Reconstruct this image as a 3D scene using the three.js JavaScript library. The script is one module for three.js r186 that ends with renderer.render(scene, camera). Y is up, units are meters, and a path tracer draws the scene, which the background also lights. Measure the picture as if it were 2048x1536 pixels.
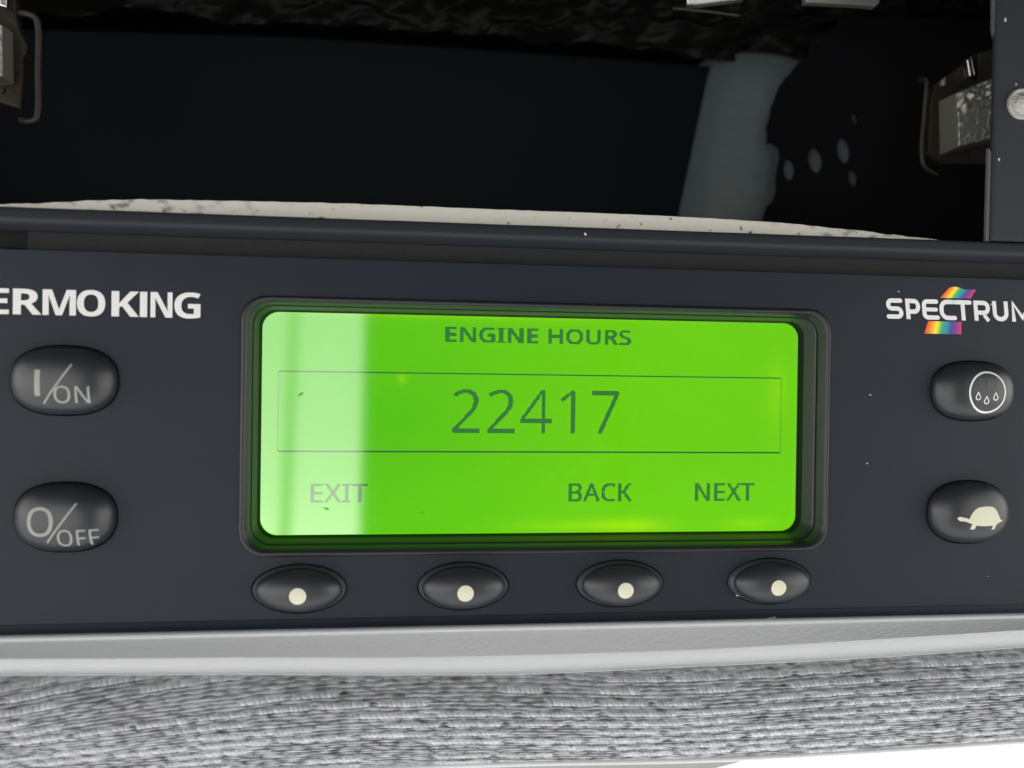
import * as THREE from 'three';
import { mergeGeometries, mergeVertices } from 'three/addons/utils/BufferGeometryUtils.js';
import { TessellateModifier } from 'three/addons/modifiers/TessellateModifier.js';
import { FontLoader } from 'three/addons/loaders/FontLoader.js';
import { RectAreaLightUniformsLib } from 'three/addons/lights/RectAreaLightUniformsLib.js';
import { ImprovedNoise } from 'three/addons/math/ImprovedNoise.js';

// ---------------------------------------------------------------- camera, sky, sun, exposure
// Lengths of the objects are written in millimetres, measured from the middle of the display window (x right, y up, z towards the viewer); mm() turns them to metres.
// The unit leans back a little, so that its face looks up by TILT.
const MM = 0.001, HEIGHT = 1.45, TILT = 12 * Math.PI / 180;
const scene = new THREE.Scene();
const renderer = new THREE.WebGLRenderer({ antialias: true });
renderer.setSize(1024, 768);
renderer.toneMapping = THREE.LinearToneMapping;
renderer.toneMappingExposure = 0.95;
renderer.shadowMap.enabled = true;

const camera = new THREE.PerspectiveCamera(48, 1024 / 768, 0.01, 400);
const leaned = (x, y, z) => new THREE.Vector3(x * MM, y * MM, z * MM).applyAxisAngle(new THREE.Vector3(1, 0, 0), -TILT).add(new THREE.Vector3(0, HEIGHT, 0));
camera.position.copy(leaned(-31.04, 10.75, 196.5));
camera.quaternion.setFromRotationMatrix(new THREE.Matrix4().makeBasis(
  new THREE.Vector3(0.992184, 0.013605, 0.124037), new THREE.Vector3(-0.012681, 0.999886, -0.008239), new THREE.Vector3(-0.124135, 0.006602, 0.992243)));
camera.quaternion.premultiply(new THREE.Quaternion().setFromAxisAngle(new THREE.Vector3(1, 0, 0), -TILT));
camera.focus = 0.207;
camera.userData.fStop = 9.5;

{ // hazy bright sky
  const W = 256, H = 128, d = new Float32Array(W * H * 4);
  for (let y = 0; y < H; y++) for (let x = 0; x < W; x++) {
    const up = Math.max(0, Math.sin(((y + 0.5) / H - 0.5) * Math.PI)), k = Math.pow(up, 0.32), i = (y * W + x) * 4;
    d[i] = THREE.MathUtils.lerp(6.2, 0.7, k); d[i + 1] = THREE.MathUtils.lerp(5.9, 0.8, k); d[i + 2] = THREE.MathUtils.lerp(5.2, 0.98, k); d[i + 3] = 1;
  }
  const t = new THREE.DataTexture(d, W, H, THREE.RGBAFormat, THREE.FloatType);
  t.mapping = THREE.EquirectangularReflectionMapping; t.magFilter = THREE.LinearFilter; t.needsUpdate = true;
  scene.background = t; scene.environment = t;
}
const sun = new THREE.DirectionalLight(new THREE.Color(1, 0.97, 0.93), 5);
sun.position.set(-3, HEIGHT + 6, -2.2); sun.target.position.set(0, HEIGHT, 0);
sun.castShadow = true; sun.shadow.mapSize.set(2048, 2048);
Object.assign(sun.shadow.camera, { left: -6, right: 6, top: 6, bottom: -6, near: 0.1, far: 30 });
scene.add(sun, sun.target);

// ---------------------------------------------------------------- helpers
let seed = 7;
const rnd = () => { seed = (seed + 0x6d2b79f5) | 0; let t = Math.imul(seed ^ (seed >>> 15), 1 | seed); t = (t + Math.imul(t ^ (t >>> 7), 61 | t)) ^ t; return ((t ^ (t >>> 14)) >>> 0) / 4294967296; };
const noise = new ImprovedNoise(), { clamp, lerp, smoothstep } = THREE.MathUtils;
const fbm = (x, y, z, n = 4) => { let s = 0, a = 1, f = 1, t = 0; for (let i = 0; i < n; i++) { s += a * noise.noise(x * f, y * f, z + i * 7.3); t += a; a *= 0.5; f *= 2.07; } return s / t; };
const names = {};
const numbered = (n) => { const k = (names[n] = (names[n] ?? -1) + 1); return k ? `${n}_${String(k).padStart(3, '0')}` : n; };
function thing(name, label, category, [x, y, z] = [0, 0, 0], extra = {}) {
  const o = new THREE.Group(); o.name = numbered(name); if (extra.upright) { o.position.set(x * MM, HEIGHT + y * MM, z * MM); delete extra.upright; } else { o.position.copy(leaned(x, y, z)); o.rotation.x = -TILT; }
  o.userData = { label, category, ...extra }; o.base = new THREE.Vector3(x, y, z); scene.add(o); return o;
}
// a part of a thing; g is in millimetres in the frame of the display, moved here to the frame of its thing
function part(parent, name, g, m, label) {
  let root = parent; while (!root.base) root = root.parent;
  if (!g.userData.done) { g.translate(-root.base.x, -root.base.y, -root.base.z); g.scale(MM, MM, MM); g.userData.done = true; }
  const o = new THREE.Mesh(g, m); o.name = name; o.castShadow = o.receiveShadow = true;
  if (label) o.userData.label = label;
  parent.add(o); return o;
}
const uvmm = (g, k = 0.01) => { const p = g.attributes.position, uv = new Float32Array(p.count * 2); for (let i = 0; i < p.count; i++) { uv[2 * i] = p.getX(i) * k; uv[2 * i + 1] = (p.getY(i) + 0.6 * p.getZ(i)) * k; } g.setAttribute('uv', new THREE.BufferAttribute(uv, 2)); return g; };
// grid of rows of points [x,y,z]
function loft(rows, closed = false, k = 0.01) {
  const n = rows[0].length, pos = [], idx = [];
  for (const r of rows) for (const p of r) pos.push(p[0], p[1], p[2]);
  for (let j = 0; j < rows.length - 1; j++) for (let i = 0; i < n - (closed ? 0 : 1); i++) {
    const a = j * n + i, b = j * n + (i + 1) % n, c = a + n, d = b + n; idx.push(a, c, b, b, c, d);
  }
  const g = new THREE.BufferGeometry(); g.setAttribute('position', new THREE.Float32BufferAttribute(pos, 3)); g.setIndex(idx); g.computeVertexNormals(); return uvmm(g, k);
}
function extrude(pts, z0, z1, bevel = 0.4, holes = [], seg = 3) {
  const s = pts.isShape ? pts : new THREE.Shape(pts.map((p) => new THREE.Vector2(...p)));
  for (const h of holes) s.holes.push(h);
  const g = new THREE.ExtrudeGeometry(s, { depth: z1 - z0 - 2 * bevel, bevelEnabled: bevel > 0, bevelThickness: bevel, bevelSize: bevel, bevelOffset: -bevel, bevelSegments: seg, curveSegments: 16 });
  g.translate(0, 0, z0 + bevel); return uvmm(g);
}
const rectPts = (x0, x1, y0, y1) => [[x0, y0], [x1, y0], [x1, y1], [x0, y1]];
function roundRect(x0, x1, y0, y1, r, n = 10) {
  const out = [];
  for (const [cx, cy, a0] of [[x1 - r, y1 - r, 0], [x0 + r, y1 - r, 90], [x0 + r, y0 + r, 180], [x1 - r, y0 + r, 270]])
    for (let i = 0; i <= n; i++) { const a = (a0 + (90 * i) / n) * Math.PI / 180; out.push([cx + r * Math.cos(a), cy + r * Math.sin(a)]); }
  return out;
}
function grain(size, f, seedz, amp = 1) { // tileable-enough fine grey noise
  const d = new Uint8Array(size * size * 4);
  for (let y = 0; y < size; y++) for (let x = 0; x < size; x++) {
    const u = x / size, v = y / size, w = (a) => a;
    const n = f(u, v, seedz), c = clamp(128 + 127 * amp * n, 0, 255), i = (y * size + x) * 4; d[i] = d[i + 1] = d[i + 2] = c; d[i + 3] = 255;
  }
  const t = new THREE.DataTexture(d, size, size); t.wrapS = t.wrapT = THREE.MirroredRepeatWrapping; t.magFilter = THREE.LinearFilter; t.needsUpdate = true; return t;
}
const rep = (t, x, y) => { const c = t.clone(); c.repeat.set(x, y); c.needsUpdate = true; return c; };
const fineTex = grain(256, (u, v, s) => 0.9 * fbm(u * 42, v * 42, s, 2) + 0.5 * (rnd() - 0.5), 1.3);
const blotTex = grain(256, (u, v, s) => 1.3 * fbm(u * 6, v * 6, s, 5), 4.1);
const std = (r, g, b, rough, o = {}) => new THREE.MeshPhysicalMaterial({ color: new THREE.Color().setRGB(r, g, b), roughness: rough, ...o });

const M = {
  panel: std(0.0062, 0.0105, 0.0185, 1, { specularIntensity: 0.66, roughnessMap: rep(grain(256, (u, v, s) => 0.06 + 0.2 * fbm(u * 5, v * 5, s, 5), 2.2), 1, 1), bumpMap: rep(fineTex, 5, 5), bumpScale: 0.00003, ior: 1.45 }),
  bezel: std(0.004, 0.005, 0.006, 0.6, { specularIntensity: 0.35, bumpMap: rep(fineTex, 8, 8), bumpScale: 0.00002 }),
  button: std(0.015, 0.0175, 0.023, 0.38, { ior: 1.55, bumpMap: rep(fineTex, 6, 6), bumpScale: 0.000025 }),
  skirt: std(0.05, 0.054, 0.064, 0.3),  // lighter than the button: the lit rim of soft keys is in the colour
  gap: std(0.006, 0.006, 0.007, 0.8),
  print: std(0.66, 0.66, 0.66, 0.6),
  printDim: std(0.27, 0.28, 0.25, 0.6),
  dot: std(0.57, 0.56, 0.44, 0.6),
  frame: std(0.014, 0.0175, 0.024, 0.66, { specularIntensity: 0.75, bumpMap: rep(fineTex, 4, 4), bumpScale: 0.00006 }),
  rubber: std(0.012, 0.0125, 0.014, 0.8, { bumpMap: rep(blotTex, 6, 6), bumpScale: 0.0002 }),
  sill: std(0.45, 0.462, 0.478, 0.6),
  rim: std(0.55, 0.56, 0.58, 0.45), underside: std(0.3, 0.3, 0.3, 0.7),
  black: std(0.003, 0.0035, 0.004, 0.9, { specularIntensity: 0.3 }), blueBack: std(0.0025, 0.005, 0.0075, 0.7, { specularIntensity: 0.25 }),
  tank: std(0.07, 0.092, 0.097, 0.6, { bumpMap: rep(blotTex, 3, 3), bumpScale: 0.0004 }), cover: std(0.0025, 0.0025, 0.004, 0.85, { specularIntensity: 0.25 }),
  bronze: std(0.11, 0.095, 0.078, 0.6, { metalness: 0.5, map: null }),
  zinc: std(0.3, 0.3, 0.27, 0.45, { metalness: 0.7 }), chrome: std(0.7, 0.68, 0.62, 0.25, { metalness: 1 }),
  wire: std(0.03, 0.027, 0.021, 0.55, { metalness: 0.4 }),
};
const font = (await Promise.all(['bold', 'regular'].map((k) => new FontLoader().loadAsync(`fonts/droid/droid_sans_${k}.typeface.json`))));
const BOLD = font[0], REG = font[1];

// flat letter outlines fitted into a box
function glyph(f, text, x0, x1, y0, y1) {
  const g = new THREE.ShapeGeometry(f.generateShapes(text, 10), 8); g.computeBoundingBox(); const b = g.boundingBox;
  g.translate(-b.min.x, -b.min.y, 0); g.scale((x1 - x0) / (b.max.x - b.min.x), (y1 - y0) / (b.max.y - b.min.y), 1); g.translate(x0, y0, 0); return g;
}
// a pen line of even width with round ends, as flat faces that do not overlap
function pen(pts, w, cap0 = true, cap1 = true, z = 0) {
  const P = pts.map((p) => new THREE.Vector2(...p)), n = P.length, L = [], Rr = [];
  for (let i = 0; i < n; i++) {
    const a = P[Math.max(0, i - 1)], b = P[i], c = P[Math.min(n - 1, i + 1)];
    const d0 = b.clone().sub(a), d1 = c.clone().sub(b); if (!i) d0.copy(d1); if (i === n - 1) d1.copy(d0); d0.normalize(); d1.normalize();
    const t = d0.clone().add(d1).normalize(), nn = new THREE.Vector2(-t.y, t.x), k = w / 2 / Math.max(0.72, nn.dot(new THREE.Vector2(-d0.y, d0.x)));
    L.push(b.clone().addScaledVector(nn, k)); Rr.push(b.clone().addScaledVector(nn, -k));
  }
  const pos = [], idx = []; for (let i = 0; i < n; i++) pos.push(L[i].x, L[i].y, z, Rr[i].x, Rr[i].y, z);
  for (let i = 0; i < n - 1; i++) idx.push(2 * i, 2 * i + 1, 2 * i + 2, 2 * i + 1, 2 * i + 3, 2 * i + 2);
  const cap = (c, a, b) => { const v0 = a.clone().sub(c), a0 = Math.atan2(v0.y, v0.x), at = pos.length / 3; pos.push(c.x, c.y, z); for (let i = 0; i <= 8; i++) { const t = a0 + (Math.PI * i) / 8; pos.push(c.x + Math.cos(t) * w / 2, c.y + Math.sin(t) * w / 2, z); } for (let i = 1; i <= 8; i++) idx.push(at, at + i, at + i + 1); };
  if (cap0) cap(P[0], L[0], Rr[0]); if (cap1) cap(P[n - 1], Rr[n - 1], L[n - 1]);
  const g = new THREE.BufferGeometry(); g.setAttribute('position', new THREE.Float32BufferAttribute(pos, 3)); g.setIndex(idx); g.computeVertexNormals(); return uvmm(g);
}
const arc = (cx, cy, rx, ry, a0, a1, n = 10) => Array.from({ length: n + 1 }, (_, i) => { const a = (a0 + ((a1 - a0) * i) / n) * Math.PI / 180; return [cx + rx * Math.cos(a), cy + ry * Math.sin(a)]; });

// ---------------------------------------------------------------- ground, and unseen things added round the unit
{
  const g = new THREE.PlaneGeometry(160, 160, 1, 1); g.rotateX(-Math.PI / 2);
  const o = new THREE.Mesh(g, std(0.7, 0.695, 0.685, 0.9, { map: rep(blotTex, 60, 60), bumpMap: rep(fineTex, 200, 200), bumpScale: 0.003 }));
  o.material.map = null; o.name = 'ground'; o.receiveShadow = true; o.userData = { kind: 'structure', label: 'bright sunlit pale concrete ground seen below the sill' }; scene.add(o);
}
{ // unseen trailer, added as a dark shape for the display to mirror
  const dark = std(0.012, 0.013, 0.015, 0.9), t = thing('added_trailer', 'unseen dark box trailer added behind the camera for the display to mirror', 'trailer', [930, -1450, 3600], { upright: true });
  part(t, 'body', extrude(rectPts(-215, 2080, -500, 2750), 3600, 8600, 20), dark);
  for (const x of [-200, 940]) part(t, 'door', extrude(rectPts(x + 10, x + 1120, -470, 2700), 3560, 3600, 8), dark);
  for (const x of [860, 1000]) part(t, 'lock_rod', uvmm(new THREE.CylinderGeometry(18, 18, 3000, 12).translate(x, 1100, 3545)), dark);
  part(t, 'bumper', extrude(rectPts(-215, 2080, -1050, -900), 3640, 3760, 12), dark);
  for (const x of [0, 1860]) for (const z of [4600, 5900]) part(t, 'wheel', uvmm(new THREE.CylinderGeometry(500, 500, 280, 40).rotateZ(Math.PI / 2).translate(x, -950, z)), std(0.02, 0.02, 0.02, 0.9));
  const p = thing('added_post', 'unseen slim grey post added behind the camera for the display to mirror', 'post', [-488, -1450, 3300], { upright: true });  // unseen post, added to put a dark band in the display reflection
  part(p, 'pole', uvmm(new THREE.CylinderGeometry(22, 26, 5000, 24).translate(-488, 1050, 3300)), std(0.55, 0.55, 0.53, 0.6));
  part(p, 'base_plate', extrude(rectPts(-578, -398, -1450, -1434), 3210, 3390, 2), std(0.2, 0.2, 0.2, 0.6));
}
{ // unseen roof of the recess, its reach set to shade the panel
  const t = thing('housing_hood', 'unseen dark hood above the control panel, shaped to shade it', 'hood', [0, 114, 290]);
  part(t, 'roof', extrude(rectPts(-300, 290, 0, 18), 13, 560, 4).translate(0, 105, 0), M.frame);
  part(t, 'front_lip', extrude(rectPts(-300, 290, -8, 30), 561, 572, 3).translate(0, 104, 0), M.frame);
}

// ---------------------------------------------------------------- control panel
const panel = thing('control_panel', 'black control panel with lit green display and eight raised black buttons', 'control panel', [0, -43, 0]);
const supE = (a, b, n, cx, cy, k = 72) => Array.from({ length: k }, (_, i) => { const t = (i / k) * 2 * Math.PI, c = Math.cos(t), s = Math.sin(t); return [cx + a * Math.sign(c) * Math.abs(c) ** (2 / n), cy + b * Math.sign(s) * Math.abs(s) ** (2 / n)]; });
const BUTTONS = [
  ['on', -103.6, 8.97, 10.9, 7.4, 2.45, 4.6], ['off', -103.1, -20.5, 10.4, 7.4, 2.4, 4.6], ['defrost', 107.6, 9.2, 10.7, 7.2, 2.5, 4.4], ['turtle', 106.9, -20.6, 10.5, 7.6, 2.3, 4.4],
  ...[0, 1, 2, 3].map((k) => ['dot', -53.6 + 36.6 * k, -36.85, 10.25, 5.35, 1.95, 4.9]),
];
{
  const holes = BUTTONS.map(([, x, y, a, b, n]) => new THREE.Path(supE(a + 0.2, b + 0.2, n, x, y).map((p) => new THREE.Vector2(...p))));
  holes.push(new THREE.Path(roundRect(-66.5, 70, -29.3, 27.9, 5.2).map((p) => new THREE.Vector2(...p))));
  part(panel, 'face_plate', extrude(rectPts(-210, 200, -44.2, 37), -3, 0, 0.16, holes), M.panel);
  part(panel, 'back_plate', extrude(rectPts(-209, 199, -43, 36), -13, -11, 0.3), M.gap);
  part(panel, 'inner_wall', extrude(rectPts(-209, 199, -44, -43.2), -10.9, -3.1, 0.1), M.gap);
  part(panel, 'inner_wall', extrude(rectPts(-209, 199, 35.6, 36.6), -10.9, -3.1, 0.1), M.gap);
  // upward cove and rounded lower lip
  const prof = [[-43.4, -0.3], [-43.6, 0.03], [-44.0, 0.12], [-44.7, 0.4], [-45.3, 0.85], [-45.5, 1.05], [-45.5, -2]];
  const rows = prof.map(([y, z]) => Array.from({ length: 42 }, (_, i) => [-210 + 10 * i - (i === 41 ? 0 : 0), y, z]));
  part(panel, 'lower_cove', loft(rows), M.panel);
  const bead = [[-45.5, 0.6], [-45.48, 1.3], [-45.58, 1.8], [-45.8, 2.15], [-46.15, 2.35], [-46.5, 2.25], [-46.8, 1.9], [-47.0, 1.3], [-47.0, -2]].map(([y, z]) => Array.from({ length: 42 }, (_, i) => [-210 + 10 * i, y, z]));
  part(panel, 'lip_highlight', loft(bead), std(0.46, 0.468, 0.49, 0.3));  // pale colour paints in the highlight along the black panel lip
}
// display: rounded recess walls and the lit screen
{
  const ring = (x0, x1, y0, y1, r, z) => roundRect(x0, x1, y0, y1, r, 10).map(([x, y]) => [x, y, z]);
  const bead = [[-67.1, 70.7, -29.8, 28.4, 5.7, -0.35], [-67.0, 70.6, -29.7, 28.3, 5.6, 0.25], [-66.7, 70.3, -29.4, 28.05, 5.4, 0.7], [-66.25, 69.9, -29.0, 27.7, 5.2, 0.9], [-65.75, 69.5, -28.55, 27.35, 5.0, 0.72], [-65.35, 69.15, -28.15, 27.0, 4.8, 0.2], [-65.05, 68.85, -27.85, 26.75, 4.7, -0.7], [-64.8, 68.55, -27.6, 26.5, 4.6, -2.0], [-64.75, 68.5, -27.55, 26.45, 4.6, -2.8]].map((a) => ring(...a));
  const edge = [[-64.7, 68.4, -27.5, 26.4, 4.5, -2.5], [-64.6, 68.2, -27.4, 26.3, 4.4, -2.4], [-64.45, 67.8, -27.2, 26.15, 4.3, -2.9], [-64.25, 67.3, -26.95, 25.95, 4.2, -4.4], [-64.05, 66.9, -26.7, 25.75, 4.05, -5.6], [-63.95, 66.75, -26.6, 25.65, 4.0, -6.2]].map((a) => ring(...a));
  const rows = [[-63.95, 66.75, -26.6, 25.65, 4.0, -6.0], [-63.75, 66.5, -26.4, 25.45, 3.9, -7.6], [-63.6, 66.2, -26.3, 25.35, 3.8, -7.9], [-63.6, 66.2, -26.3, 25.35, 3.8, -8.3]].map((a) => ring(...a));
  const disp = part(panel, 'display', loft(rows, true), M.bezel);
  const moulding = std(0.016, 0.0175, 0.02, 0.36, { specularIntensity: 0.75 });
  part(disp, 'bezel_bead', loft(bead, true), moulding); part(disp, 'window_edge', loft(edge, true), moulding);
  const W = 480, H = 192, cv = document.createElement('canvas'); cv.width = W; cv.height = H; const c = cv.getContext('2d');
  c.fillStyle = '#000'; c.fillRect(0, 0, W, H); c.fillStyle = '#fff';
  const X0 = -64.0, X1 = 66.6, Y0 = -26.7, Y1 = 25.75, cx = (x) => ((x - X0) / (X1 - X0)) * W, cy = (y) => ((Y1 - y) / (Y1 - Y0)) * H;
  const write = (t, x0, x1, y0, y1, bold, thin = 0) => {
    const h = cy(y0) - cy(y1), px = h / 0.714; c.font = `${px}px sans-serif`; const w = c.measureText(t).width;
    c.save(); c.translate(cx(x0), cy(y0)); c.scale((cx(x1) - cx(x0)) / w, 1); c.fillText(t, 0, 0); if (bold) c.fillText(t, bold, 0); if (thin) { c.strokeStyle = '#000'; c.lineWidth = thin; c.strokeText(t, 0, 0); } c.restore();
  };
  write('ENGINE HOURS', -22, 23.6, 19.3, 23.0, 0.5); write('22417', -20.4, 21.6, -2.45, 7.7, 0, 1.1);
  write('EXIT', -52.8, -39.3, -18.9, -14.7, 0); write('BACK', 8.1, 24.3, -18.9, -14.7, 0); write('NEXT', 39.6, 55.5, -19.0, -14.7, 0);
  const bits = c.getImageData(0, 0, W, H).data, bit = new Uint8Array(W * H);
  for (let i = 0; i < W * H; i++) bit[i] = bits[4 * i] > 128 ? 1 : 0;
  const bx0 = Math.round(cx(-59.8)), bx1 = Math.round(cx(61.9)), by0 = cy(11.75), by1 = cy(-6.8);
  const S = 3, w = W * S, h = H * S, em = new Uint8Array(w * h * 4);
  const spot = (x, y, sx, sy, px, py) => Math.exp(-(((px - x) / sx) ** 2) - ((py - y) / sy) ** 2);
  const toS = (v) => 255 * (v <= 0.0031308 ? 12.92 * v : 1.055 * Math.pow(v, 1 / 2.4) - 0.055);
  for (let y = 0; y < h; y++) for (let x = 0; x < w; x++) {
    const mx = X0 + ((x + 0.5) / w) * (X1 - X0), my = Y1 - ((y + 0.5) / h) * (Y1 - Y0), px = Math.floor(x / S), py = Math.floor(y / S);
    let on = bit[py * W + px] * 0.9;
    // soften between cells and a faint line grid
    if ((x % 6 === 0 || y % 6 === 0) && on) on *= 0.86;
    const line = (Math.abs(y / S - by0) < 0.55 || Math.abs(y / S - by1) < 0.55) && mx > -59.8 && mx < 61.9 ? 1 : (Math.abs(x / S - bx0) < 0.4 || Math.abs(x / S - bx1) < 0.4) && y / S > by0 && y / S < by1 ? 0.45 : 0;
    on = Math.max(on, line);
    // uneven backlight: brighter at its lamps along the lower and upper edges
    const hot = 0.55 * spot(24, -24.6, 9, 1.7, mx, my) + 0.3 * spot(8, -24.6, 12, 1.5, mx, my) + 0.28 * spot(54, -24.5, 7, 1.4, mx, my) + 0.3 * spot(-20, 25.6, 40, 1.2, mx, my) + 0.22 * spot(61, 8, 3, 9, mx, my) + 0.4 * spot(-31.5, 10.2, 1.1, 1.1, mx, my) - 0.07 * spot(-32, 2, 8, 6, mx, my);
    const base = 0.9 + 0.13 * smoothstep(mx, -45, 30) + 0.05 * fbm(mx * 0.05, my * 0.07, 3) + 0.07 * smoothstep(-my, 5, 25);
    const col = [0.105 * base * (1 + 0.25 * smoothstep(mx, -40, 20)) + 0.28 * hot, 0.56 * base + 0.26 * hot, 0.001];
    const ink = [0.014, 0.115, 0.04];
    const i = ((h - 1 - y) * w + x) * 4;
    for (let k = 0; k < 3; k++) em[i + k] = clamp(toS(lerp(col[k], ink[k], on)), 0, 255); em[i + 3] = 255;
  }
  const tex = new THREE.DataTexture(em, w, h); tex.colorSpace = THREE.SRGBColorSpace; tex.magFilter = THREE.LinearFilter; tex.needsUpdate = true;
  const lcd = std(0.002, 0.004, 0.001, 0.05, { emissive: new THREE.Color(1, 1, 1), emissiveMap: tex, emissiveIntensity: 1.16, clearcoat: 1, clearcoatRoughness: 0.04, ior: 1.75 });
  const sg = new THREE.PlaneGeometry(X1 - X0, Y1 - Y0).translate((X0 + X1) / 2, (Y0 + Y1) / 2, -8);
  const screen = part(disp, 'screen', sg, lcd, 'lit green screen reading ENGINE HOURS 22417');
  const smear = std(0.08, 0.16, 0.04, 0.7, { transparent: true, opacity: 0.4 });
  for (const [x, y, a, b, t] of [[-55, 6.2, 0.55, 0.22, 0.7], [-54.6, 6.5, 0.5, 0.3, 0.3], [-48.5, -20.3, 0.5, 0.3, 0], [-48.9, -20.0, 0.7, 0.12, 0], [-26.5, -21.2, 0.8, 0.09, 0.05]])
    part(screen, 'smear', uvmm(new THREE.IcosahedronGeometry(1, 2).scale(a, b, 0.03).rotateZ(t).translate(x, y, -7.98)), smear);
  RectAreaLightUniformsLib.init();
  const glow = new THREE.RectAreaLight(new THREE.Color(0.16, 1, 0.0), 0.01, 128 * MM, 51 * MM); glow.name = 'screen_glow';
  glow.position.copy(leaned(1.3, -0.5, -7.5)); glow.lookAt(leaned(1.3, -0.5, 1000)); scene.add(glow);
}
// buttons
const heightOn = (B) => (x, y) => { const [, cx, cy, a, b, n, h] = B, r = (Math.abs((x - cx) / a) ** n + Math.abs((y - cy) / b) ** n) ** (1 / n); return profileAt(r, h, B[0]); };
function profileAt(r, h, kind) {
  if (kind === 'dot' && r > 0.92) return 1.3 - 1.15 * ((r - 0.92) / 0.08) ** 1.4;
  return kind === 'dot' ? 1.3 + (h - 1.3) * Math.max(0, 1 - (r / 0.92) ** 2.1) ** 0.5 : h * Math.max(0, 1 - r ** 3) ** 0.55;
}
function conform(g, hf, lift = 0.06, edge = 0.5) {
  g = new TessellateModifier(edge, 5).modify(g.index ? g.toNonIndexed() : g);
  const p = g.attributes.position; for (let i = 0; i < p.count; i++) p.setZ(i, hf(p.getX(i), p.getY(i)) + lift);
  g.deleteAttribute('normal'); g = mergeVertices(g, 1e-4); g.computeVertexNormals(); return g;
}
const labels = { on: 'black button marked I/ON', off: 'black button marked O/OFF', defrost: 'black button with a ring of falling drops', turtle: 'black button with a pale turtle' };
for (const B of BUTTONS) {
  const [kind, cx, cy, a, b, n, h] = B, rows = [], outline = supE(1, 1, n, 0, 0, 96);
  const rr = [0.001, 0.1, 0.2, 0.3, 0.4, 0.5, 0.6, 0.68, 0.75, 0.8, 0.84, 0.88, 0.9, 0.91, 0.919, 0.93, 0.945, 0.96, 0.97, 0.98, 0.988, 0.994, 0.998, 1];
  for (const r of rr) rows.push(outline.map(([u, v]) => [cx + a * r * u, cy + b * r * v, profileAt(r, h, kind)]));
  rows.push(outline.map(([u, v]) => [cx + a * 1.004 * u, cy + b * 1.004 * v, -0.6]), outline.map(([u, v]) => [cx + a * 1.008 * u, cy + b * 1.008 * v, -3.2]));
  const at = kind === 'dot' ? rr.findIndex((r) => r >= 0.92) : -1, rim = at > 0 ? rows.slice(at - 1) : null; // skirt round a soft key, coloured lighter for its lit lower edge
  const btn = part(panel, 'button', loft(at > 0 ? rows.slice(0, at) : rows, true), M.button, labels[kind]), hf = heightOn(B);
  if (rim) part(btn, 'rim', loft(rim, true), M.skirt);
  if (kind === 'dot') part(btn, 'dot', conform(new THREE.CircleGeometry(1.84, 40).translate(cx + 0.15, cy - 0.55, 0), hf), M.dot);
  if (kind === 'on') {
    const s = [pen([[-107.5, 5.7], [-107.5, 11.2]], 1.15, false, false), pen([[-106.3, 4.2], [-100.8, 12.3]], 0.42), glyph(REG, 'ON', -104.2, -97.2, 4.2, 7.9)].map((g) => conform(uvmm(g), hf));
    part(btn, 'marking', mergeGeometries(s.map((g) => { for (const k of Object.keys(g.attributes)) if (!['position', 'normal'].includes(k)) g.deleteAttribute(k); return g; })), M.printDim);
  }
  if (kind === 'off') {
    const s = [glyph(REG, 'O', -109.4, -104.0, -24, -17.7), pen([[-105.3, -25.2], [-99.6, -17.1]], 0.42), glyph(REG, 'OFF', -103.3, -95.3, -26.2, -22.5)].map((g) => conform(uvmm(g), hf));
    part(btn, 'marking', mergeGeometries(s.map((g) => { for (const k of Object.keys(g.attributes)) if (!['position', 'normal'].includes(k)) g.deleteAttribute(k); return g; })), M.printDim);
  }
  if (kind === 'defrost') {
    const ringG = conform(new THREE.RingGeometry(4.5, 4.95, 64).scale(1.0, 1.03, 1).translate(108.75, 8.9, 0), hf);
    part(btn, 'ring', ringG, M.print);
    for (const [x, y] of [[106.2, 7.9], [108.4, 6.95], [110.8, 7.85]]) {
      const pts = [[0, 1.0], [-0.45, 0.15], [-0.6, -0.25], [-0.42, -0.65], [0, -0.8], [0.42, -0.65], [0.6, -0.25], [0.45, 0.15], [0.02, 0.97]].map(([u, v]) => [x + u, y + v]);
      part(btn, 'drop', conform(pen(pts, 0.26), hf, 0.06, 0.4), M.print);
    }
    for (const x of [106.6, 108.7, 110.9]) part(btn, 'streak', conform(pen([[x, 12.4], [x + 0.05, 10.2]], 0.22), hf, 0.06), std(0.09, 0.09, 0.09, 0.6));
  }
  if (kind === 'turtle') {
    const o = [[101.5, -21.55], [101.7, -21.28], [102.16, -21.1], [102.9, -21.3], [103.68, -21.4], [104.3, -21.7], [104.5, -21.6], [104.72, -21.0], [105.19, -20.2], [105.9, -19.4], [106.95, -18.85], [108.7, -18.6], [110.52, -18.75], [111.3, -19.25], [111.83, -19.95], [112.5, -21.2], [112.89, -21.9], [113.67, -22.1], [112.7, -22.6], [111.88, -22.95], [111.6, -23.5], [111.3, -24.27], [110.45, -24.25], [110.81, -23.32], [108.5, -23.4], [106.26, -23.29], [105.9, -24.2], [104.75, -24.15], [105.24, -22.9], [104.4, -22.6], [103.45, -22.25], [102.02, -22.15]];
    part(btn, 'turtle', conform(uvmm(new THREE.ShapeGeometry(new THREE.Shape(o.map((p) => new THREE.Vector2(...p))))), hf, 0.06, 0.6), M.dot);
  }
}
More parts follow.
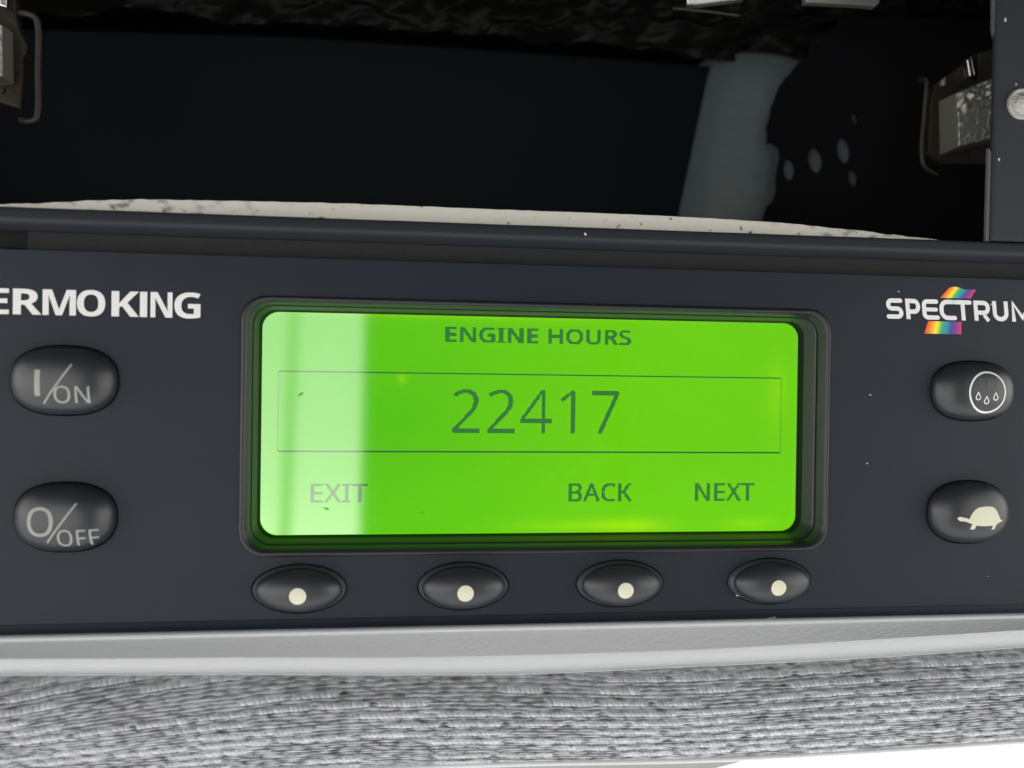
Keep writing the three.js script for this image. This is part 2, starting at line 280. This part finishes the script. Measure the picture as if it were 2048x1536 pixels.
// printed lettering
{
  const L = [['T', -136.4, -130.4], ['H', -129.6, -122.6], ['E', -121.9, -115.1], ['R', -114.3, -108.5], ['M', -108.3, -101.5], ['O', -101.3, -95.5], ['K', -94.2, -88.5], ['I', -88.3, -86.8], ['N', -86.1, -81.5], ['G', -81.1, -75.6]];
  const t = L.map(([ch, x0, x1]) => (ch === 'I' ? uvmm(new THREE.ShapeGeometry(new THREE.Shape([[x0, 23], [x1, 23], [x1, 28.5], [x0, 28.5]].map((p) => new THREE.Vector2(...p))))) : glyph(BOLD, ch, x0, x1, ch === 'O' || ch === 'G' ? 22.88 : 23.0, ch === 'O' || ch === 'G' ? 28.6 : 28.5)).translate(0, 0, 0.05));
  const word = part(panel, 'lettering', t[0].clone().deleteAttribute('uv'), M.print, 'white maker name in bold capitals');
  for (const g of t.slice(1)) part(word, 'letter', uvmm(g), M.print);
  // rounded word at the right
  const h = 4.95, w = 1.06, r = w / 2, H1 = h - r, m = h / 2, out = [];
  const put = (x, gs) => { const g = gs.length > 1 ? mergeGeometries(gs) : gs[0]; out.push([x, g]); };
  const S = (W) => pen([[W - 0.6, H1], [1.5, H1], ...arc(1.45, (H1 + m) / 2, 0.95, (H1 - m) / 2, 100, 260, 8), [1.6, m], [W - 1.55, m], ...arc(W - 1.5, (m + r) / 2, 0.95, (m - r) / 2, 80, -80, 8), [W - 1.7, r], [0.4, r]], w);
  put(85.1, [S(4.3)]);
  put(90.1, [pen([[r, 0], [r, h]], w, false, false), pen([[w, H1], [2.2, H1], ...arc(2.25, (H1 + 1.85) / 2, 1.0, (H1 - 1.85) / 2, 85, -85, 8), [2.1, 1.85], [w, 1.85]], w, false, false)]);
  put(94.4, [pen([[3.8, H1], [1.4, H1], ...arc(1.4, H1 - 0.9, 0.9, 0.9, 95, 175, 5), [0.5, 1.4], ...arc(1.4, r + 0.9, 0.9, 0.9, 185, 265, 5), [1.5, r], [3.9, r]], w), pen([[0.5 + r, m], [3.6, m]], w * 0.9, false, true)]);
  put(98.9, [pen([[3.6, H1], [2.2, H1], ...arc(2.1, H1 - 1.6, 1.55, 1.6, 95, 175, 7), [0.55, m], ...arc(2.1, r + 1.6, 1.55, 1.6, 185, 265, 7), [2.3, r], [3.9, r]], w)]);
  put(102.9, [pen([[0.2, H1], [4.1, H1]], w), pen([[2.2, H1 - r], [2.2, 0]], w, false, false)]);
  put(108.0, [pen([[r, 0], [r, h]], w, false, false), pen([[w, H1], [2.7, H1], ...arc(2.75, (H1 + 2.0) / 2, 1.0, (H1 - 2.0) / 2, 85, -85, 8), [2.6, 2.0], [w, 2.0]], w, false, false), pen([[2.6, 2.0 - r], [3.75, 0]], w * 0.9, false, false)]);
  put(113.0, [pen([[r, h], [r, 1.9], ...arc(r + 1.55, 2.0, 1.55, 2.0 - r, 185, 355, 12), [r + 3.1, 2.1], [r + 3.1, h]], w, false, false)]);
  put(118.0, [pen([[r, 0], [r, h - 0.4], [2.9, 1.0], [5.3, h - 0.4], [5.3, 0]], w, false, false)]);
  const shear = (g, x) => { const p = g.attributes.position; for (let i = 0; i < p.count; i++) p.setXYZ(i, p.getX(i) + x - 0.11 * p.getY(i), p.getY(i) + 26.48 - 0.0008 * (x - 84), 0.05); return g; };
  const word2 = part(panel, 'lettering', shear(out[0][1], out[0][0]), M.print, 'white rounded capitals with a rainbow behind');
  for (const [x, g] of out.slice(1)) part(word2, 'letter', shear(g, x), M.print);
  // rainbow pieces, printed in seven inks that run into one another
  const inks = ['#d8412f', '#f08a1c', '#f6dc1e', '#3aa858', '#1d86a0', '#3d3f8f', '#7a2f80', '#d02a6a'].map((s) => new THREE.Color(s));
  const ink = (t) => { const k = clamp(t, 0, 0.9999) * 7, i = Math.floor(k); return inks[i].clone().lerp(inks[i + 1], k - i); };
  const band = (top, bot, y0, y1) => {
    const n = 40, pos = [], col = [], idx = [];
    for (let i = 0; i <= n; i++) for (const k of [0, 1]) { const t = i / n, [x, y] = k ? [lerp(top[0], top[1], t), y1(t)] : [lerp(bot[0], bot[1], t), y0(t)]; pos.push(x, y, 0.04); const c = ink(t); col.push(c.r, c.g, c.b); }
    for (let i = 0; i < n; i++) idx.push(2 * i, 2 * i + 2, 2 * i + 1, 2 * i + 1, 2 * i + 2, 2 * i + 3);
    const g = new THREE.BufferGeometry(); g.setAttribute('position', new THREE.Float32BufferAttribute(pos, 3)); g.setAttribute('color', new THREE.Float32BufferAttribute(col, 3)); g.setIndex(idx); g.computeVertexNormals(); return uvmm(g);
  };
  const rb = std(1, 1, 1, 0.6, { vertexColors: true });
  part(word2, 'rainbow_band', band([101.0, 108.2], [98.75, 106.8], () => 31.85, (t) => 34.1 + 0.55 * Math.sin(Math.PI * Math.min(1, t * 1.6 + 0.15))), rb);
  part(word2, 'rainbow_band', band([95.7, 104.45], [94.75, 104.5], () => 23.05, () => 26.1), rb);
}
// dust and a hair-line scratch on the panel
{
  const dust = std(0.5, 0.5, 0.48, 0.8);
  for (let i = 0; i < 26; i++) {
    const fixed = [[87.9, 33.1], [81, 7.9], [80.5, -8.7], [112.3, 30.6]][i], x = fixed ? fixed[0] : -112 + 230 * rnd(), y = fixed ? fixed[1] : -42 + 78 * rnd();
    const inDisplay = x > -69 && x < 72 && y > -31 && y < 30, nearButton = BUTTONS.some(([, bx, by, a, b]) => Math.abs(x - bx) < a + 2 && Math.abs(y - by) < b + 2);
    if (!fixed && (inDisplay || nearButton)) continue;
    part(panel, 'dust_speck', uvmm(new THREE.IcosahedronGeometry(fixed ? 0.2 : 0.05 + 0.08 * rnd(), 1).scale(1.3, 0.8, 0.5).translate(x, y, 0.05)), dust);
  }
  const curve = new THREE.CatmullRomCurve3([[44, -46.9, 1.3], [47, -46.4, 1.75], [50, -45.95, 1.75], [52, -45.5, 1.25], [54, -45.6, 1.4], [57.5, -45.2, 0.95]].map((p) => new THREE.Vector3(...p)));
  part(panel, 'fibre', new THREE.TubeGeometry(curve, 40, 0.06, 6), dust);
}

// ---------------------------------------------------------------- window frame above the panel
{
  const t = thing('window_frame', 'dark grey frame of the opening above the control panel, with a rivet at right', 'frame', [0, 42, 0]);
  const bar = (x0, x1) => { // rail: slightly sloped face and a rounded lower edge
    const prof = [[37.8, -3.2], [41.2, -3.2], [41.25, 5.6], [41.35, 6.6], [41.6, 7.3], [42.0, 7.7], [42.5, 7.75], [44.1, 7.3], [44.5, 7.05], [44.75, 6.6], [44.8, 5.8], [44.8, -2]].slice(1);
    return loft(prof.map(([y, z]) => Array.from({ length: 60 }, (_, i) => { const x = lerp(x0, x1, i / 59); return [x, y + 0.08 * fbm(x * 0.11, 3.3, 1), z + 0.1 * fbm(x * 0.2, 9.1, 1)]; })));
  };
  part(t, 'bottom_rail', bar(-210, 200), M.frame);
  part(t, 'side_post', extrude([[106.6, 44.95], [200, 44.95], [200, 137.9], [107.6, 137.9]], 5.6, 7.5, 0.7), M.frame);
  part(t, 'edge_strip', extrude([[105.9, 44.9], [106.9, 44.9], [107.0, 66], [106.2, 67]], 5.5, 6.7, 0.25), std(0.09, 0.09, 0.1, 0.45));
  part(t, 'edge_strip', extrude([[106.7, 95.5], [107.3, 93.5], [107.6, 137.9], [106.3, 137.9]], 5.5, 6.7, 0.25), std(0.07, 0.07, 0.07, 0.45));
  const riv = [[0.01, 2.0], [0.8, 1.95], [1.5, 1.75], [2.0, 1.4], [2.3, 0.9], [2.5, 0.5], [2.9, 0.45], [3.1, 0.75], [3.4, 0.8], [3.65, 0.5], [3.75, 0]].map((p) => new THREE.Vector2(...p));
  part(t, 'rivet', uvmm(new THREE.LatheGeometry(riv, 40).rotateX(Math.PI / 2).translate(113.7, 77.6, 7.45)), std(0.5, 0.5, 0.47, 0.4, { metalness: 0.7, bumpMap: rep(blotTex, 40, 40), bumpScale: 0.0005 }));
  part(t, 'top_rail', extrude(rectPts(-210, 200, 138, 195), -3, 12.5, 0.7), M.frame);  // unseen rail, added to keep sun out of the compartment
  for (const [x, y, s] of [[109.2, 97.3, 0.45], [108.2, 64.2, 0.35], [112.3, 82.2, 0.3]]) part(t, 'paint_nib', uvmm(new THREE.IcosahedronGeometry(s, 2).scale(0.7, 1.2, 0.5).translate(x, y, 7.5)), std(0.35, 0.35, 0.33, 0.6));
  // strip set back between the rail and the panel
  part(t, 'seal_strip', extrude(rectPts(-113, 200, 36.8, 41.9), -5.6, -3.4, 0.5), M.rubber);
  part(t, 'gap_lining', extrude(rectPts(-209, 200, 34, 44), -9, -7, 0.2), M.gap);
  part(t, 'chip', uvmm(new THREE.IcosahedronGeometry(0.28, 1).scale(0.8, 1.2, 0.5).rotateZ(0.6).translate(8.6, 43.1, 7.65)), std(0.6, 0.6, 0.58, 0.7));
}
// bowed off-white edge behind the rail
{
  const top = [[-122, 46.4], [-111, 47.05], [-97, 48.2], [-87, 48.8], [-66, 49.2], [-43.5, 49.55], [-10, 49.5], [26, 49.5], [58, 48.85], [76, 47.75], [99, 46.05], [110, 45.0]].map((p) => new THREE.Vector2(...p));
  const up = new THREE.SplineCurve(top).getPoints(220).map((p) => [p.x, p.y + 0.16 * fbm(p.x * 0.35, 1.7, 2, 3) * (1 + 2 * smoothstep(Math.abs(p.x + 8), 50, 95))]);
  const g = extrude([...up, [110, 43], [-122, 43]], -2.5, -0.6, 0.2);
  const W = 1024, H = 32, d = new Uint8Array(W * H * 4);
  for (let y = 0; y < H; y++) for (let x = 0; x < W; x++) {
    const mx = -125 + (x / W) * 240, my = 43 + (y / H) * 8, ends = 0.04 + 0.96 * smoothstep(Math.abs(mx + 5), 45, 90);
    const dirt = smoothstep(fbm(mx * 0.28, my * 0.5, 5, 4), 0.02, 0.42) * ends * 0.85, rust = smoothstep(fbm(mx * 0.45, my * 0.55, 12, 3), 0.33, 0.5) * 0.8;
    const c = new THREE.Color(0.87, 0.86, 0.83).lerp(new THREE.Color(0.42, 0.42, 0.42), dirt).lerp(new THREE.Color(0.38, 0.25, 0.16), rust), i = (y * W + x) * 4;
    d[i] = c.r * 255; d[i + 1] = c.g * 255; d[i + 2] = c.b * 255; d[i + 3] = 255;
  }
  const tex = new THREE.DataTexture(d, W, H); tex.colorSpace = THREE.SRGBColorSpace; tex.magFilter = THREE.LinearFilter; tex.needsUpdate = true;
  const p = g.attributes.position; for (let i = 0; i < p.count; i++) g.attributes.uv.setXY(i, (p.getX(i) + 125) / 240, (p.getY(i) - 43) / 8);
  const t = thing('edge_strip_white', 'off-white bowed strip with brown specks along the bottom of the dark opening', 'strip', [0, 43, -2]);
  t.name = 'white_strip';
  part(t, 'strip', g, new THREE.MeshPhysicalMaterial({ map: tex, roughness: 0.7 }));
}

// ---------------------------------------------------------------- compartment behind the opening
{
  const t = thing('compartment', 'black compartment behind the opening above the control panel', 'compartment', [0, 40, -70], { kind: 'structure' });
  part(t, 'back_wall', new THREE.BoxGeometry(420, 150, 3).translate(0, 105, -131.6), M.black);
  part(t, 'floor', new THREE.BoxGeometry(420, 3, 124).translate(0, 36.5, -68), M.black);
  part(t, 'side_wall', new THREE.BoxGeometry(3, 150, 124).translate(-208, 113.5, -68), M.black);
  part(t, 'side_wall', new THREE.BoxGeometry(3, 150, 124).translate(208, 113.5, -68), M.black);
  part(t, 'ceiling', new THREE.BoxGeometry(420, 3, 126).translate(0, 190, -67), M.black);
  const b = thing('backing_panel', 'dark blue panel standing at the back of the compartment', 'panel', [-50, 40, -100]);
  part(b, 'sheet', extrude([[-190, 38.5], [78, 38.5], [78, 122.6], [20, 123.4], [-70, 124.1], [-190, 120]], -102, -100, 0.4), M.blueBack);
}
{
  const t = thing('tank', 'pale grey tilted cylinder in the right of the dark compartment', 'tank', [90, 40, -112]);
  const g = new THREE.LatheGeometry([[0.1, 0], [26, 0], [28, 1.5], [28, 2], ...Array.from({ length: 8 }, (_, i) => [28, 4 + i * 10]), [27.5, 82], [25, 85], [0.1, 86]].map((p) => new THREE.Vector2(...p)), 64);
  g.rotateZ(-0.2).translate(84, 40, -113);
  part(t, 'body', uvmm(g), M.tank);
  part(t, 'hole_backing', extrude(rectPts(90, 130, 68, 104), -75.5, -73.6, 0.3), M.tank);  // pale sheet added behind the cover so its holes look bright
}
{
  const pts = [[93.5, 113], [91.5, 110], [90.6, 109.6], [88.4, 106.6], [86.9, 102.5], [85.6, 99.5], [85.2, 96.5], [84.2, 93], [84.5, 90], [84.2, 87.6], [86.2, 87.9], [88.4, 86.5], [88.8, 83.5], [88.3, 80.9], [87.6, 76], [87.9, 73], [86.8, 69.4], [84.7, 67.5], [83, 62], [82, 39], [190, 39], [190, 131], [110, 131], [99, 118]];
  const el = (x, y, a, b, r = 0.15) => { const p = new THREE.Path(); p.absellipse(x, y, a, b, 0, 2 * Math.PI, false, r); return p; };
  const t = thing('perforated_cover', 'black cover with an arched left edge and small holes beside the pale tank', 'cover', [130, 39, -70]);
  part(t, 'sheet', extrude(pts, -71.5, -70, 0.25, [el(92.0, 79.6, 2.0, 3.4, 0), el(100.9, 83.1, 2.5, 4.1), el(110.6, 86.7, 2.3, 4.2), el(114.0, 77.9, 1.6, 2.7), el(114.2, 97.4, 1.1, 1.8)]), M.cover);
}
const rusty = (() => { const t = M.bronze; t.map = (() => { const n = 256, d = new Uint8Array(n * n * 4); for (let y = 0; y < n; y++) for (let x = 0; x < n; x++) { const k = smoothstep(fbm(x * 0.035, y * 0.035, 8, 5), -0.25, 0.35), c = new THREE.Color(0.62, 0.53, 0.45).lerp(new THREE.Color(0.66, 0.67, 0.6), k), j = 0.8 + 0.3 * fbm(x * 0.2, y * 0.2, 2, 2), i = (y * n + x) * 4; d[i] = 255 * clamp(c.r * j, 0, 1); d[i + 1] = 255 * clamp(c.g * j, 0, 1); d[i + 2] = 255 * clamp(c.b * j, 0, 1); d[i + 3] = 255; } const q = new THREE.DataTexture(d, n, n); q.wrapS = q.wrapT = THREE.MirroredRepeatWrapping; q.colorSpace = THREE.SRGBColorSpace; q.magFilter = THREE.LinearFilter; q.repeat.set(2, 2); q.needsUpdate = true; return q; })(); return t; })();
// hammered zinc block: a bumpy face in real relief
function hammered(corners, z, depth, amp) {
  const n = 60, rows = [], [a, b, c, d] = corners;
  for (let j = 0; j <= n; j++) rows.push(Array.from({ length: n + 1 }, (_, i) => {
    const u = i / n, v = j / n, x = lerp(lerp(a[0], b[0], u), lerp(d[0], c[0], u), v), y = lerp(lerp(a[1], b[1], u), lerp(d[1], c[1], u), v), e = Math.min(u, 1 - u, v, 1 - v);
    const lumps = fbm(x * 0.5 + 0.35 * y, y * 0.45 - 0.4 * x, 3, 5) * amp * (0.5 + 1.2 * (1 - smoothstep(v, 0.15, 0.6)));
    return [x, y, e <= 0 ? z - depth : z + lumps - 0.4 * smoothstep(0.05 - e, 0, 0.05)];
  }));
  return loft(rows);
}
{
  const t = thing('bracket', 'rusty bracket with a wire loop and hammered metal block at right of the opening', 'bracket', [128, 72, -31], { group: undefined }); delete t.userData.group;
  part(t, 'plate', extrude([[115.2, 91], [116.6, 95.2], [126.4, 102.8], [127.2, 97.5], [129.3, 97.2], [129.6, 105.0], [142, 109], [142, 73.6], [119, 72.9], [114.7, 75.6]], -33.5, -30.5, 0.6), rusty);
  part(t, 'wire_loop', new THREE.TubeGeometry(new THREE.CatmullRomCurve3([[113.3, 97, -33], [112.6, 95.5, -29], [111.9, 86, -28.5], [111.3, 76, -28.5], [112.0, 71.8, -28.5], [114.3, 70.2, -29], [117.5, 69.9, -31]].map((p) => new THREE.Vector3(...p))), 60, 0.62, 10), M.wire);
  part(t, 'block', hammered([[117.6, 90.6], [133, 97.6], [133, 79.2], [118.1, 75.3]], -22.5, 8, 1.5), M.zinc);
  part(t, 'tab', extrude([[123.8, 101.4], [125.0, 102.6], [126.4, 97.2], [124.7, 96.9]], -30.4, -27.4, 0.4), M.chrome);
  part(t, 'tab', extrude([[117.2, 95.6], [118.2, 96.8], [118.5, 94.6], [117.5, 94.3]], -30.4, -28.6, 0.3), M.zinc);
  const l = thing('bracket', 'rusty bracket with a wire loop and rounded block at left of the opening', 'bracket', [-128, 72, -31]);
  part(l, 'plate', extrude([[-142, 104], [-127.6, 104], [-127.2, 100], [-126.4, 95.5], [-125.4, 93.5], [-124.5, 91.6], [-124.8, 89.6], [-125.5, 88.4], [-125.4, 82.6], [-126.0, 75.6], [-142, 80]], -33.5, -30.5, 0.6), rusty);
  part(l, 'wire_loop', new THREE.TubeGeometry(new THREE.CatmullRomCurve3([[-126.5, 99.3, -31], [-124.4, 98.6, -29], [-121.9, 97.6, -28.5], [-121.2, 95.6, -28.5], [-121.1, 85, -28.5], [-121.0, 75, -28.5], [-121.5, 72.8, -28.6], [-123.2, 72.2, -29], [-126, 73, -31]].map((p) => new THREE.Vector3(...p))), 80, 0.8, 10), M.wire);
  part(l, 'block', hammered([[-140, 97], [-127.8, 94.2], [-127.5, 81.5], [-140, 79.6]], -25, 6, 0.5), M.zinc);
  part(l, 'tab', extrude([[-129.9, 99.6], [-128.2, 99.2], [-128.0, 104], [-129.8, 104]], -30.4, -27.6, 0.4), M.chrome);
  part(l, 'rust_ridge', new THREE.TubeGeometry(new THREE.CatmullRomCurve3([[-140, 83], [-133, 81], [-127, 77.8]].map((p) => new THREE.Vector3(p[0], p[1], -24.4))), 20, 0.6, 8), rusty);
}
{
  const a = thing('metal_strip', 'worn steel strip at the top of the opening, left of the other one', 'metal strip', [50, 114, -31]);
  part(a, 'strip', extrude([[43.6, 112.3], [46.6, 112.5], [59.5, 114.9], [59.5, 120], [42.4, 120]], -32, -29.5, 0.3), M.chrome);
  part(a, 'rod', new THREE.TubeGeometry(new THREE.CatmullRomCurve3([[40, 111.7, -31], [50, 111.4, -31], [58.6, 110.9, -31]].map((p) => new THREE.Vector3(...p))), 20, 0.4, 8), M.wire);
  const b = thing('metal_strip', 'thin dull strip at the top of the opening, nearest the right bracket', 'metal strip', [88, 116, -31]);
  part(b, 'strip', extrude([[77, 115.2], [94, 115.6], [97.6, 115.4], [98.8, 116.8], [98, 121], [77, 121]], -32, -29.5, 0.3), M.zinc);
}
{ // crumpled black sheeting along the top of the back
  const rows = []; for (let j = 0; j <= 70; j++) rows.push(Array.from({ length: 220 }, (_, i) => {
    const x = lerp(-190, 190, i / 219), v = j / 70, y = lerp(170, 125.2 - 0.035 * Math.max(0, x) + 3 * fbm(x * 0.02, 2, 6, 2), v), r = 1 - Math.abs(fbm(x * 0.03, y * 0.06, 4, 4)) * 2.2;
    return [x, y, -98 + 9 * Math.sin(v * Math.PI) + 9 * r + 3 * fbm(x * 0.12, y * 0.15, 9, 3)];
  }));
  const t = thing('plastic_sheeting', 'crumpled black sheeting hanging at the top of the dark compartment', 'sheeting', [0, 125, -95]);
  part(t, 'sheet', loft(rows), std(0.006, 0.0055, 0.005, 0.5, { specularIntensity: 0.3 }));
}

// ---------------------------------------------------------------- sill below the panel and its ribbed pad
const XS = 0, curve = (pts) => { const c = new THREE.CatmullRomCurve3(pts.map(([x, y]) => new THREE.Vector3(x, y, 0)), false, 'centripetal'), q = c.getPoints(400); return (x) => { if (x <= q[0].x) return q[0].y; for (let i = 1; i < q.length; i++) if (x <= q[i].x) return lerp(q[i - 1].y, q[i].y, (x - q[i - 1].x) / (q[i].x - q[i - 1].x)); return q[q.length - 1].y; }; };
const c0 = curve([[-150, -46.7], [-64, -46.75], [-3, -46.8], [76, -46.8], [160, -46.75]]);
const c1 = curve([[-150, -48.2], [-125.7, -49.0], [-114, -49.31], [-89, -49.88], [-63.3, -50.36], [-31.2, -51.22], [-3.3, -51.4], [37.5, -51.2], [74, -50.13], [118.8, -48.55], [136.3, -47.9], [160, -47.5]]);
const c2 = curve([[-150, -52.9], [-126.4, -53.41], [-114.6, -53.66], [-89.5, -54.29], [-63.5, -54.95], [-31.1, -56.02], [-3, -56.62], [38, -55.97], [75, -55.34], [120, -53.63], [137.7, -52.97], [160, -52.3]]);
const c5 = curve([[-150, -73.4], [-126.5, -73.99], [-114.7, -74.29], [-89.5, -75.18], [-63.4, -75.98], [-30.9, -76.71], [-2.7, -77.01], [38.6, -77.93], [75.7, -77.68], [120.9, -76.81], [138.7, -76.51], [160, -75.6]]);
const NX = 700, xAt = (i) => lerp(-150, 160, i / NX);
{
  const t = thing('sill', 'light grey plastic sill below the black control panel', 'sill', [0, -52, 4]);
  const leather = (x, y) => 0.09 * fbm(x * 1.3 + y * 0.9, y * 2.4 - x * 0.9, 2, 3) + 0.07 * fbm(x * 2.6, y * 2.6, 7, 2);
  const rows = []; for (let j = 0; j <= 26; j++) { const v = j / 26; rows.push(Array.from({ length: NX + 1 }, (_, i) => { const x = xAt(i), y = lerp(c0(x), c1(x), v); return [x, y, lerp(1.9, 5, v) + (j && j < 26 ? leather(x, y) * lerp(0.8, 1.7, smoothstep(x, 0, 90)) : 0)]; })); }
  part(t, 'upper_band', loft(rows), M.sill, 'darker grey grained band');
  const rows2 = []; for (let j = 0; j <= 26; j++) { const v = j / 26; rows2.push(Array.from({ length: NX + 1 }, (_, i) => { const x = xAt(i), y = lerp(c1(x), c2(x), v); return [x, y, 5 + 0.25 * Math.sin(v * Math.PI) - 2.6 * v * v + (j && j < 26 ? 0.7 * leather(x, y) : 0)]; })); }
  part(t, 'pale_band', loft(rows2), M.sill, 'pale smooth band');
}
{ // pad: rows of twisted yarn, some beaded, in real relief
  const t = thing('woven_pad', 'ribbed grey woven pad curving under below the pale sill band', 'pad', [0, -65, 6]);
  const NXP = 1900, NY = 230, pos = [], col = [], idx = [], pitch = 0.75;
  const profZ = (v) => 1.2 + 6.8 * Math.sin(Math.PI * (0.06 + 0.93 * Math.pow(v, 0.8)));
  const hash = (a, b) => { let t = Math.imul(a * 374761 + b * 668265 + 12345, 1274126177); t ^= t >>> 15; t = Math.imul(t, 2246822519); return ((t ^ (t >>> 13)) >>> 0) / 4294967296; };
  // s: distance across the rows in mm; returns relief and the lightness of the yarn there
  const yarn = (x, s) => {
    const wob = 0.4 * fbm(x * 0.05, s * 0.2, 5, 2) + 0.22 * fbm(x * 0.22, s * 0.5, 8, 2), q = (s + wob) / pitch, big = Math.floor(q / 3), inBig = q - 3 * big;
    const LB = 11 + 8 * hash(big, 41), ub = (x + 60 * hash(big, 17)) / LB, sb = Math.floor(ub), eb = smoothstep(Math.min(ub - sb, 1 - ub + sb), 0, 0.13) * (hash(big, sb * 5 + 2) < 0.62 ? 1 : 0);
    const fb = (inBig - 0.72) / 0.78, bulge = Math.max(0, 1 - fb * fb);
    let z = -0.45, tone = 0.9;
    { // loose strands, each a spindle a few millimetres long
      const row = Math.floor(q), f = q - row - 0.5, L = 3.6 + 4.2 * hash(row, 99), o = x + 30 * hash(row, 5), k = Math.floor(o / L), u = o / L - k, tilt = (hash(row, k + 7) - 0.35) * 0.5;
      const g = (f + tilt * (u - 0.5)) / (0.1 + 0.44 * Math.pow(Math.sin(Math.PI * u), 0.55)), body = Math.sqrt(Math.max(0, 1 - g * g));
      z += 0.85 * body * (0.55 + 0.6 * hash(k, row + 3)) + 0.04 * fbm(x * 1.8, s * 4, 6, 2);
      tone = 0.82 + 0.25 * hash(row * 3 + 1, k) + 0.85 * fbm(x * 0.4, s * 1.5, 6, 3) - 0.32 * (1 - smoothstep(noise.noise(x * 0.3, s * 1.1, 31), -0.45, -0.2));
    }
    if (eb > 0 && bulge > 0) { // a run of fat twisted stitches
      const P = 1.05 + 0.35 * hash(big, sb), ph = x / P + 0.08 * fb + 0.5 * fbm(x * 0.35, big, 3, 2), kk = Math.floor(ph), b = Math.sqrt(Math.max(0, 1 - (2 * (ph - kk) - 1) ** 2 * 0.96));
      const zb = 0.05 + 0.85 * Math.sqrt(bulge) * (0.12 + 0.88 * b);
      if (zb * eb > z) { z = lerp(z, zb, eb); tone = lerp(tone, 1.0 + 0.5 * hash(kk, big), eb); }
    }
    return [z, clamp(tone + 0.3 * fbm(x * 0.04, s * 0.2, 11, 3), 0.22, 1.7)];
  };
  for (let j = 0; j <= NY; j++) for (let i = 0; i <= NXP; i++) {
    const v = j / NY, x = lerp(-150, 160, i / NXP), a = c2(x), y = lerp(a, c5(x), v), drop = a - y, slope = lerp(0.14, 0.03, smoothstep(x, -110, 40)) * (x + 110);
    const [dz, tone] = yarn(x, y - slope * 0.9 + 60), edge = smoothstep(Math.min(v, 1 - v), 0, 0.02);
    pos.push(x, y, profZ(v) + dz * edge); const warm = 0.02 * fbm(x * 0.4, y * 0.9, 4, 2);
    col.push(0.355 * tone * (1 + warm), 0.362 * tone, 0.384 * tone * (1 - warm));
  }
  for (let j = 0; j < NY; j++) for (let i = 0; i < NXP; i++) { const a = j * (NXP + 1) + i, b = a + 1, c = a + NXP + 1, d = c + 1; idx.push(a, c, b, b, c, d); }
  const g = new THREE.BufferGeometry(); g.setAttribute('position', new THREE.Float32BufferAttribute(pos, 3)); g.setAttribute('color', new THREE.Float32BufferAttribute(col, 3)); g.setIndex(idx); g.computeVertexNormals();
  part(t, 'weave', uvmm(g), std(1, 1, 1, 0.8, { vertexColors: true, specularIntensity: 0.5 }));
  const zb = profZ(1);
  const bead = [[0, zb - 0.3], [-0.25, zb + 0.35], [-0.7, zb + 0.5], [-1.1, zb + 0.2], [-1.3, zb - 0.5], [-1.3, zb - 2]].map(([dy, z]) => Array.from({ length: 160 }, (_, i) => { const x = lerp(-150, 160, i / 159); return [x, c5(x) + dy, z]; }));
  part(t, 'rim', loft(bead), M.rim);
  part(t, 'underside', extrude([[-150, -76], [44, -78.6], [58, -79.1], [50, -79.8], [30, -84], [20, -92], [-150, -92]], -6, 0.4, 0.4), M.underside);
}
renderer.render(scene, camera);
